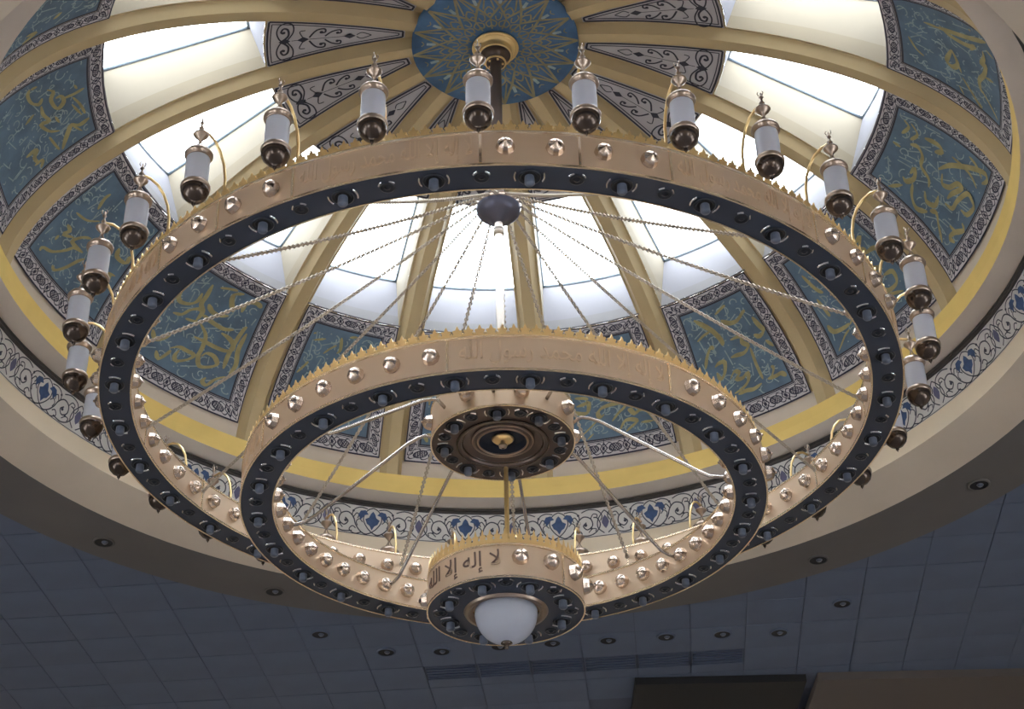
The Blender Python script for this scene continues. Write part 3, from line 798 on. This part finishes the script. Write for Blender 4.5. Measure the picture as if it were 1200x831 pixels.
b = MB(); b.lathe([(0.0, -0.024), (0.022, -0.020), (0.03, -0.010), (0.032, -0.003)], 14, c=(0.01, 0, 0)); dl_b = b.mesh('downlight_bulb', [M_lens])
for x, y, z, lab in DL:
    Mx = Matrix.Translation((x, y, z - 0.006))
    d = put('recessed_downlight', None, M=Mx, label=lab, cat='downlight', group='recessed downlights around the dome')
    put('trim_ring', dl_trim if z < 7.9 else dl_trim2, d, Mx); put('reflector', dl_in, d, Mx); put('bulb', dl_b, d, Mx)

# ------------------------------------------------------------------ hall below
b = MB(); b.box((0, -2.5, -1.65), (24, 27, 0.1)); put('floor', b.mesh('floor', [M_carpet], False), kind='structure')


def wall(name, horizontal, pos, lo, hi, opens, z0=-1.6, z1=7.96, th=0.3):
    b = MB()
    def bx(a0, a1, za, zb):
        if a1 - a0 < 1e-3 or zb - za < 1e-3: return
        c = ((a0 + a1) / 2, pos, (za + zb) / 2) if horizontal else (pos, (a0 + a1) / 2, (za + zb) / 2)
        d = (a1 - a0, th, zb - za) if horizontal else (th, a1 - a0, zb - za)
        b.box(c, d)
    cur = lo
    for (o0, o1, oz0, oz1) in opens:
        bx(cur, o0, z0, z1); bx(o0, o1, z0, oz0); bx(o0, o1, oz1, z1); cur = o1
    bx(cur, hi, z0, z1)
    put(name, b.mesh(name, [M_wallcream], False), kind='structure')


wall('wall_left', False, X0 - .15, Y0, Y1, HALL_WIN_SIDE)
wall('wall_right', False, X1 + .15, Y0, Y1, HALL_WIN_SIDE)
wall('wall_back', True, Y0 - .15, X0 - .3, X1 + .3, HALL_WIN_BACK)
wall('wall_front', True, Y1 + .15, X0 - .3, X1 + .3, [])

# ------------------------------------------------------------------ the chandelier
ch = put('chandelier', None, M=Matrix.Translation((0, 0, 5.05)), cat='chandelier',
         label='huge two-ring brass mosque chandelier hung on chains from the crown of the dome')
LAN = [268, 279.8, 291.3, 302.7, 314.2, 325.9, 337.4, 349.4, 360.8, 372, 383, 394, 405, 416, 426.9, 437.5, 448,
       458.8, 469.5, 480.5, 491.5, 502.4, 513.5, 524.4, 535.2, 546.9, 558.6, 569.9, 581.0, 592.7, 604.4, 616.2, 628]
CUPS = [275.9, 291.4, 307.0, 323.1, 339.2, 355.1, 369.6, 383.7, 398.1, 412.4, 426.3, 440.2, 454, 467.9, 481.8, 496.4, 510.5,
        525.0, 540.3, 556.2, 572.0, 588.4, 604.3, 620.3, 635.9]


def tab(T_, x):
    n = len(T_) - 1; q = math.floor(x / n); y = x - q * n; i = min(n - 1, int(math.floor(y)))
    return T_[i] + (T_[i + 1] - T_[i]) * (y - i) + 360 * q


def lz(x): return tab(LAN, x)      # azimuth at lantern index x
def cz(x): return tab(CUPS, x)


def frame(az, r, z, face='out'):
    """matrix: local +z = outward radial (or inward, or down)"""
    a = radians(az); er = Vector((cos(a), sin(a), 0)); et = Vector((-sin(a), cos(a), 0)); ez = Vector((0, 0, 1))
    if face == 'out': X_, Y_, Z_ = et, ez, er
    elif face == 'in': X_, Y_, Z_ = -et, ez, -er
    elif face == 'down': X_, Y_, Z_ = et, er, -ez
    else: X_, Y_, Z_ = et, -er, ez
    o = er * r + ez * z
    return Matrix(((X_.x, Y_.x, Z_.x, o.x), (X_.y, Y_.y, Z_.y, o.y), (X_.z, Y_.z, Z_.z, o.z), (0, 0, 0, 1)))


# shared small meshes
b = MB(); b.lathe([(0.058, 0.0), (0.061, 0.006), (0.058, 0.012), (0.056, 0.030), (0.049, 0.048), (0.034, 0.062), (0.016, 0.070), (0.010, 0.074), (0.008, 0.082), (0.0, 0.084)], 10)
boss_me = b.mesh('boss', [M_boss])
smooth_by_angle(boss_me, 25)


def cup_mesh(s=1.0):
    b = MB()
    b.lathe([(0.070 * s, 0.0), (0.072 * s, 0.010 * s), (0.062 * s, 0.014 * s), (0.050 * s, 0.004 * s)], 20, mat=0)
    b.lathe([(0.050 * s, 0.004 * s), (0.0, 0.004 * s)], 20, mat=1)
    b.lathe([(0.030 * s, 0.004 * s), (0.033 * s, 0.055 * s), (0.026 * s, 0.066 * s), (0.0, 0.068 * s)], 14, mat=2)
    for q in (0, 180):
        b.lathe([(0.088 * s, 0.0), (0.094 * s, 0.010 * s), (0.100 * s, 0.0)], 5, mat=3, a0=radians(q - 26), a1=radians(q + 26))
    return b.mesh('spotlight', [M_cup, M_black, M_lens, M_chrome])


cup_me = cup_mesh(1.0); cup_s = cup_mesh(0.95)
b = MB(); b.lathe([(0.046, 0.0), (0.048, 0.008), (0.040, 0.010), (0.030, 0.003), (0.018, 0.008), (0.008, 0.018), (0.0, 0.02)], 16)
for q in (45, 135):
    b.lathe([(0.050, 0.0), (0.056, 0.009), (0.062, 0.0)], 4, mat=1, a0=radians(q - 20), a1=radians(q + 20))
ros_me = b.mesh('rosette', [M_cup, M_chrome])


def ring(name, ro, ri, z0, z1, n):
    b = MB()
    b.lathe([(ro, z0 + 0.012), (ro, z1 - 0.012)], n, mat=0)
    b.lathe([(ri, z1 - 0.012), (ri, z0 + 0.012)], n, mat=0)
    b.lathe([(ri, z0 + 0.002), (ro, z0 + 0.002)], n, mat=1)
    b.lathe([(ro, z1 - .003), (ri, z1 - .003)], n, mat=0)
    for r, s in ((ro, 1), (ri, -1)):
        for z in (z0, z1):
            zz = 1 if z == z1 else -1
            b.lathe([(r - s * 0.004, z + zz * 0.004), (r + s * 0.008, z + zz * 0.004), (r + s * 0.008, z - zz * 0.010), (r, z - zz * 0.014)], n, mat=2)
    return put(name, smooth_by_angle(b.mesh(name, [M_brass, M_under, M_lip]), 40), ch)


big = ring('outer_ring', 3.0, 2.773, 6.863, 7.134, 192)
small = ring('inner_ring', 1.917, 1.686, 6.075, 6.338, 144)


def leafrow(r, z, a0, a1, n, h=0.095):
    """cast crest: trefoil leaves on a base strip, thin solid"""
    b = MB(); th = 0.008
    leaf = [(-.42, 0), (-.34, .30), (-.46, .46), (-.28, .60), (-.20, .50), (-.12, .74), (0, 1.0), (.12, .74), (.20, .50), (.28, .60), (.46, .46), (.34, .30), (.42, 0)]
    for i in range(n):
        ac_ = a0 + (a1 - a0) * (i + .5) / n; w = radians((a1 - a0) / n)
        vs = []
        for rr_ in (r, r - th):
            for x, y in leaf:
                a = radians(ac_) + x * w; vs.append((rr_ * cos(a), rr_ * sin(a), z + .02 + y * (h - .02)))
        L = len(leaf)
        b.add(vs, [tuple(range(L)), tuple(range(L, 2 * L))[::-1]] + [(j, L + j, L + j + 1, j + 1) for j in range(L - 1)])
    m_ = 6
    b.lathe([(r + .004, z), (r + .004, z + .022), (r - th - .004, z + .022), (r - th - .004, z)], m_, a0=radians(a0), a1=radians(a1))
    # bead row under the leaves
    for i in range(n):
        a = radians(a0 + (a1 - a0) * (i + 0.0) / n)
        c_ = (r * cos(a), r * sin(a), z + .030)
        b.box(c_, (.012, .012, .014))
    return b


for k in range(32):
    b = leafrow(2.992, 7.136, lz(k), lz(k + 1), 8, 0.10)
    put('crest', b.mesh('crest', [M_gilt], False), big)
    for q in (0.25, 0.75):
        put('boss', boss_me, big, frame(lz(k + q), 2.772, 6.998, 'in'))
        if k % 4 in (0, 1):
            put('boss', boss_me, big, frame(lz(k + q), 3.001, 6.998, 'out'))
    put('spotlight', cup_me, big, frame(lz(k + .5), 2.887, 6.864, 'down'))
    put('rosette', ros_me, big, frame(lz(k), 2.887, 6.864, 'down'))
b = MB(); b.box((0, 0, 0), (0.018, 0.235, 0.008)); strip_me = b.mesh('joint_strip', [M_lip], False)
for k in range(32):
    if k % 4 in (0, 1, 2):
        put('joint_strip', strip_me, big, frame(lz(k), 3.001, 6.998, 'out'))
    if k % 2 == 0:
        put('joint_strip', strip_me, big, frame(lz(k), 2.772, 6.998, 'in'))
for k in range(24):
    b = leafrow(1.910, 6.340, cz(k), cz(k + 1), 7, 0.10)
    put('crest', b.mesh('crest', [M_gilt], False), small)
    put('spotlight', cup_s, small, frame(cz(k), 1.80, 6.076, 'down'))
    put('rosette', ros_me, small, frame(cz(k + .5), 1.80, 6.076, 'down'))
for k in range(48):
    put('boss', boss_me, small, frame(cz(k / 2 + .25), 1.686, 6.206, 'in'))
    if 4 <= k % 12 < 10:
        put('boss', boss_me, small, frame(cz(k / 2 + .25), 1.918, 6.206, 'out'))
for k in (1.9, 4.95):
    for g in range(4):
        put('joint_strip', strip_me, small, frame(cz(k + g * 6), 1.918, 6.206, 'out'))

# inscriptions (presentation forms, right to left)
W_LA = '\uFEFB'; W_ILAH = '\uFE87\uFEDF\uFEEA'; W_ILLA = '\uFE87\uFEFB'; W_ALLAH = '\uFE8D\uFEDF\uFEE0\uFEEA'
W_MUH = '\uFEE3\uFEA4\uFEE4\uFEAA'; W_RAS = '\uFEAD\uFEB3\uFEEE\uFEDD'
TXT = ' '.join([W_LA, W_ILAH, W_ILLA, W_ALLAH, W_MUH, W_RAS, W_ALLAH])
TXT_S = ' '.join([W_LA, W_ILAH, W_ILLA, W_ALLAH])


def text_flat(body):
    c = bpy.data.curves.new('t', 'FONT'); c.body = body[::-1]; c.resolution_u = 2; c.extrude = 0.02
    o = bpy.data.objects.new('t', c); SC.collection.objects.link(o)
    bpy.context.view_layer.update()
    me = bpy.data.meshes.new_from_object(o.evaluated_get(bpy.context.evaluated_depsgraph_get()))
    bpy.data.objects.remove(o); bpy.data.curves.remove(c)
    vs = [v.co.copy() for v in me.vertices]; fs = [tuple(p.vertices) for p in me.polygons]
    bpy.data.meshes.remove(me)
    x0 = min(v.x for v in vs); x1 = max(v.x for v in vs); y0 = min(v.y for v in vs); y1 = max(v.y for v in vs)
    return [((v.x - x0) / (x1 - x0), (v.y - y0) / (y1 - y0), v.z) for v in vs], fs


def wrap_text(tf, r, az0, az1, z0, z1, m, depth=0.004):
    vs, fs = tf; out = []
    for x, y, z in vs:
        a = radians(az0 + (az1 - az0) * x); rr_ = r + (depth if z > 0 else -0.001)
        out.append((rr_ * cos(a), rr_ * sin(a), z0 + (z1 - z0) * y))
    b = MB(); b.add(out, fs); return b.mesh('inscription', [m], False)


TF = text_flat(TXT); TFS = text_flat(TXT_S)
M_text = mat('inscription_relief_brass', (0.80, 0.62, 0.45), 0.3, metal=0.8)
M_textd = mat('inscription_dark_engraving', (0.16, 0.10, 0.08), 0.5, metal=0.3)
for k in range(2, 32, 4):
    put('inscription', wrap_text(TF, 3.001, lz(k + .08), lz(k + 1.92), 6.90, 7.10, M_text), big)
for g in range(4):
    put('inscription', wrap_text(TF, 1.918, cz(g * 6 - 0.9), cz(g * 6 + 1.8), 6.11, 6.30, M_text), small)

# drums
def drum(name, r, z0, z1, n=64):
    b = MB()
    b.lathe([(r, z0 + .01), (r, z1 - .01)], n, mat=0)
    b.lathe([(0.0, z1 - .004), (r, z1 - .004)], n, mat=0)
    for z, zz in ((z0, -1), (z1, 1)):
        b.lathe([(r - .004, z + zz * .004), (r + .007, z + zz * .004), (r + .007, z - zz * .009), (r, z - zz * .013)], n, mat=2)
    return b


b = drum('upper', 0.54, 6.68, 6.96)
b.lathe([(0.54, 6.682), (0.345, 6.682)], 64, mat=1)
b.lathe([(0.345, 6.682), (0.335, 6.668), (0.315, 6.672), (0.30, 6.70), (0.235, 6.72), (0.225, 6.70), (0.205, 6.69), (0.19, 6.70)], 64, mat=1)
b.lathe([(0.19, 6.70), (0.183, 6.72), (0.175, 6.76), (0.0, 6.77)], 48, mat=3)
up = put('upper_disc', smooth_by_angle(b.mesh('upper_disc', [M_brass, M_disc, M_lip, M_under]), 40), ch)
for r_, z_, w_ in ((0.345, 6.674, .008), (0.305, 6.690, .006), (0.228, 6.704, .009), (0.188, 6.695, .009)):
    b = MB(); b.lathe([(r_ + w_ * cos(t), z_ + w_ * sin(t)) for t in lin(0, 2 * pi, 6)[:-1]], 48, closed=True)
    put('moulding_ring', b.mesh('moulding_ring', [M_bronze if r_ > .23 else M_trim]), up)
b = MB(); b.lathe([(0.0, 6.70), (0.07, 6.705), (0.085, 6.72), (0.06, 6.745), (0.0, 6.75)], 24)
put('centre_boss', b.mesh('centre_boss', [M_gilt]), up)
UPB = [265, 307, 352, 37, 82, 127.7, 172, 217]
for a in UPB:
    put('spotlight', cup_s, up, frame(a, 0.445, 6.683, 'down'))
    put('rosette', ros_me, up, frame(a + 22.5, 0.445, 6.683, 'down'))
for a in (242.2, 285.5, 329.7, 374, 418, 462, 506, 201.8 + 360 - 11):
    put('boss', boss_me, up, frame(a, 0.541, 6.815, 'out'))

b = drum('lower', 0.556, 5.29, 5.54)
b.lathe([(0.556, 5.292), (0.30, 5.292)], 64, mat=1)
b.lathe([(0.30, 5.292), (0.29, 5.275), (0.27, 5.272), (0.25, 5.29), (0.235, 5.29)], 48, mat=3)
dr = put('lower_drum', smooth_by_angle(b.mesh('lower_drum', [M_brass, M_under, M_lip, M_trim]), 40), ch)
for k in range(8):
    put('spotlight', cup_s, dr, frame(248 + 45 * k, 0.43, 5.293, 'down'))
    put('rosette', ros_me, dr, frame(270.5 + 45 * k, 0.46, 5.293, 'down'))
for k in range(6):
    b = leafrow(0.550, 5.542, 60 * k, 60 * k + 60, 11, 0.125)
    put('crest', b.mesh('crest', [M_gilt], False), dr)
for g in range(2):
    for a in (280.7, 303.8, 327.6, 351):
        put('boss', boss_me, dr, frame(a + 180 * g, 0.557, 5.435, 'out'))
    put('inscription', wrap_text(TFS, 0.5565, 196 + 180 * g, 266.5 + 180 * g, 5.335, 5.50, M_textd), dr)
    put('joint_strip', strip_me, dr, frame(316 + 180 * g, 0.556, 5.415, 'out'))
# globe
b = MB(); b.lathe([(0.222 * cos(t), 5.275 + 0.222 * sin(t) * 1.0) for t in lin(0.12, -pi / 2 + 0.10, 14)], 40)
gl = put('globe', b.mesh('globe', [M_globe]), ch)
b = MB(); b.lathe([(0.0, 5.066), (0.034, 5.062), (0.042, 5.048), (0.02, 5.036), (0.012, 5.024), (0.016, 5.012), (0.0, 5.0)], 16)
put('finial', b.mesh('finial', [M_bronze]), ch)

# central pole, canopy, hub
b = MB(); b.lathe([(0.050, 9.03), (0.050, 10.62)], 20); put('pole', b.mesh('pole', [M_disc]), ch)
b = MB(); b.lathe([(0.034, 6.95), (0.034, 8.85)], 16)
b.lathe([(0.034, 8.68), (0.046, 8.68), (0.046, 8.74), (0.034, 8.74)], 16); put('pole', b.mesh('pole', [M_pipe]), ch)
b = MB(); b.lathe([(0.018, 5.53), (0.018, 6.69)], 12, c=(0.02, 0.34, 0)); put('pole', b.mesh('pole', [M_gilt]), ch)
b = MB(); b.lathe([(0.012, 6.64), (0.03, 6.65), (0.034, 6.665), (0.02, 6.685), (0.018, 6.72)], 14); put('knob', b.mesh('knob', [M_trim]), up)
def torus_prof(r, z, w, n=8): return [(r + w * cos(2 * pi * i / n), z + w * sin(2 * pi * i / n)) for i in range(n)]


b = MB(); b.lathe([(0.0, 10.79), (0.185, 10.79), (0.19, 10.775), (0.175, 10.765), (0.155, 10.765), (0.148, 10.75), (0.142, 10.70)], 40)
b.lathe([(0.142, 10.70), (0.12, 10.715), (0.04, 10.70), (0.036, 10.62)], 40, mat=1)
b.lathe([(0.036, 10.63), (0.085, 10.625), (0.09, 10.61), (0.08, 10.60), (0.052, 10.605)], 32, mat=1)
b.lathe(torus_prof(0.195, 10.785, 0.014), 40, closed=True); b.lathe(torus_prof(0.143, 10.70, 0.010), 40, closed=True); b.lathe(torus_prof(0.088, 10.608, 0.009), 32, closed=True)
for q in range(5):
    a_ = radians(72 * q); b.box((0.064 * cos(a_), 0.064 * sin(a_), 10.598), (0.02, 0.02, 0.008))
put('canopy', b.mesh('canopy', [M_gilt, M_disc]), ch)
b = MB(); b.lathe([(0.0, 9.06), (0.05, 9.06), (0.06, 9.02), (0.17, 9.01), (0.195, 8.985), (0.185, 8.955)], 32, mat=1)
b.lathe([(0.185, 8.955), (0.175, 8.91), (0.13, 8.865), (0.07, 8.84), (0.04, 8.80), (0.0, 8.79)], 32, mat=0)
hub = put('hub', b.mesh('hub', [M_bowl, M_trim]), ch)

# chains: hub to the big ring at every second lantern, a mesh shared by all
b = MB()
A = Vector((0.175, 0, 8.985)); B = Vector((2.768, 0, 7.03))
nl = 140; dirv = (B - A); L = dirv.length; dirv.normalize()
t_up = Vector((0, 1, 0)); t_w = dirv.cross(t_up)
for i in range(nl):
    c = A + dirv * (L * (i + .5) / nl) - Vector((0, 0, 0.10 * 4 * ((i + .5) / nl) * (1 - (i + .5) / nl) * 0.5))
    e = L / nl * 0.72; wd = 0.0115
    P_, Q_ = (t_up, t_w) if i % 2 else (t_w, t_up)
    pts = [dirv * e + P_ * 0, P_ * wd + dirv * e * .35, P_ * wd - dirv * e * .35, -dirv * e, -P_ * wd - dirv * e * .35, -P_ * wd + dirv * e * .35]
    vs = []
    for q, pnt in enumerate(pts):
        out = pnt.normalized(); rr_ = 0.0066
        for s in ((out * rr_), (Q_ * rr_), (-out * rr_), (-Q_ * rr_)):
            vs.append(c + pnt + s)
    fs = [(q * 4 + s, ((q + 1) % 6) * 4 + s, ((q + 1) % 6) * 4 + (s + 1) % 4, q * 4 + (s + 1) % 4) for q in range(6) for s in range(4)]
    b.add(vs, fs)
b.lathe([(0.014, 0), (0.022, .006), (.014, .012)], 10, c=(2.772, 0, 7.03), axis=Matrix(((0, 0, -1), (0, 1, 0), (1, 0, 0))))
chain_me = b.mesh('chain', [M_chain], False)
for k in range(0, 32, 2):
    put('chain', chain_me, ch, Rz(lz(k)))
# eight bent arms from the disc to the small ring
b = MB()
pts = [(0.535, 0, 6.80), (0.60, 0, 6.845), (0.66, 0, 6.83), (0.74, 0, 6.79), (1.45, 0, 6.27), (1.52, 0, 6.225), (1.60, 0, 6.21), (1.685, 0, 6.205)]
b.tube(pts, 0.0135, 8)
b.lathe([(0.024, 0), (0.024, .012), (.013, .014)], 10, c=(1.685, 0, 6.205), axis=Matrix(((0, 0, -1), (0, 1, 0), (1, 0, 0))))
arm_me = b.mesh('arm', [M_rod])
for a in (351, 36.4, 80.2, 124.1, 168, 218, 263.5, 307.6):
    put('arm', arm_me, ch, Rz(a))

# lanterns
RL = 3.21
b = MB()   # swan-neck arm, local frame rotated about z
b.tube([(2.985, 0, 7.13), (2.965, 0, 7.22), (2.968, 0, 7.34), (2.99, 0, 7.44), (3.03, 0, 7.52), (3.08, 0, 7.575), (3.14, 0, 7.60), (RL, 0, 7.595)], 0.0105, 7)
b.lathe([(0.0, .0), (0.022, 0.0), (0.02, .02), (0.011, .03)], 10, c=(2.985, 0, 7.136))
larm = b.mesh('lantern_arm', [M_gilt])
b = MB()   # finial, saucer, stem
b.lathe([(0.0, 7.70), (0.005, 7.69), (0.007, 7.665), (0.016, 7.652), (0.007, 7.64), (0.009, 7.62), (0.020, 7.602), (0.010, 7.582),
         (0.012, 7.566), (0.046, 7.556), (0.052, 7.548), (0.046, 7.538), (0.028, 7.518), (0.013, 7.497), (0.009, 7.48), (0.0, 7.478)], 16, c=(RL, 0, 0))
for q in (0, 120, 240):
    c_, s_ = cos(radians(q)), sin(radians(q))
    b.tube([(RL + .014 * c_, .014 * s_, 7.665), (RL + .024 * c_, .024 * s_, 7.68), (RL + .018 * c_, .018 * s_, 7.70)], .0035, 5)
    b.tube([(RL + .006 * c_, .006 * s_, 7.488), (RL + .014 * c_, .014 * s_, 7.46), (RL + .040 * c_, .040 * s_, 7.42)], .0045, 5)
lhang = b.mesh('lantern_hanger', [M_trim])
b = MB()
b.lathe([(0.03, 7.425), (0.05, 7.418), (0.078, 7.40), (0.094, 7.375), (0.094, 7.362), (0.086, 7.358), (0.086, 7.344), (0.080, 7.338), (0.0, 7.338)], 24, c=(RL, 0, 0))
ltop = b.mesh('lantern_cap', [M_trim])
b = MB(); b.lathe([(0.076, 7.342), (0.078, 7.24), (0.076, 7.128)], 24, c=(RL, 0, 0)); lglass = b.mesh('lantern_glass', [M_frost])
b = MB()
b.lathe([(0.0, 7.13), (0.080, 7.13), (0.090, 7.122), (0.097, 7.108), (0.097, 7.092), (0.090, 7.086)], 24, c=(RL, 0, 0), mat=1)
b.lathe([(0.090, 7.086), (0.092, 7.066), (0.080, 7.03), (0.055, 7.0), (0.030, 6.985), (0.012, 6.975), (0.014, 6.962), (0.006, 6.950), (0.0, 6.935)], 24, c=(RL, 0, 0), mat=0)
lbot = b.mesh('lantern_base', [M_bronze, M_trim])
b = MB(); b.lathe([(0.0, 7.17), (0.02, 7.18), (0.032, 7.23), (0.03, 7.29), (0.016, 7.32), (0.014, 7.338)], 12, c=(RL, 0, 0)); lbulb = b.mesh('lantern_bulb', [M_lens])
for k in range(32):
    M_ = Rz(lz(k))
    l = put('lantern', ltop, ch, M_)
    for nm, me in (('arm', larm), ('hanger', lhang), ('glass', lglass), ('base', lbot), ('bulb', lbulb)):
        put(nm, me, l, M_)
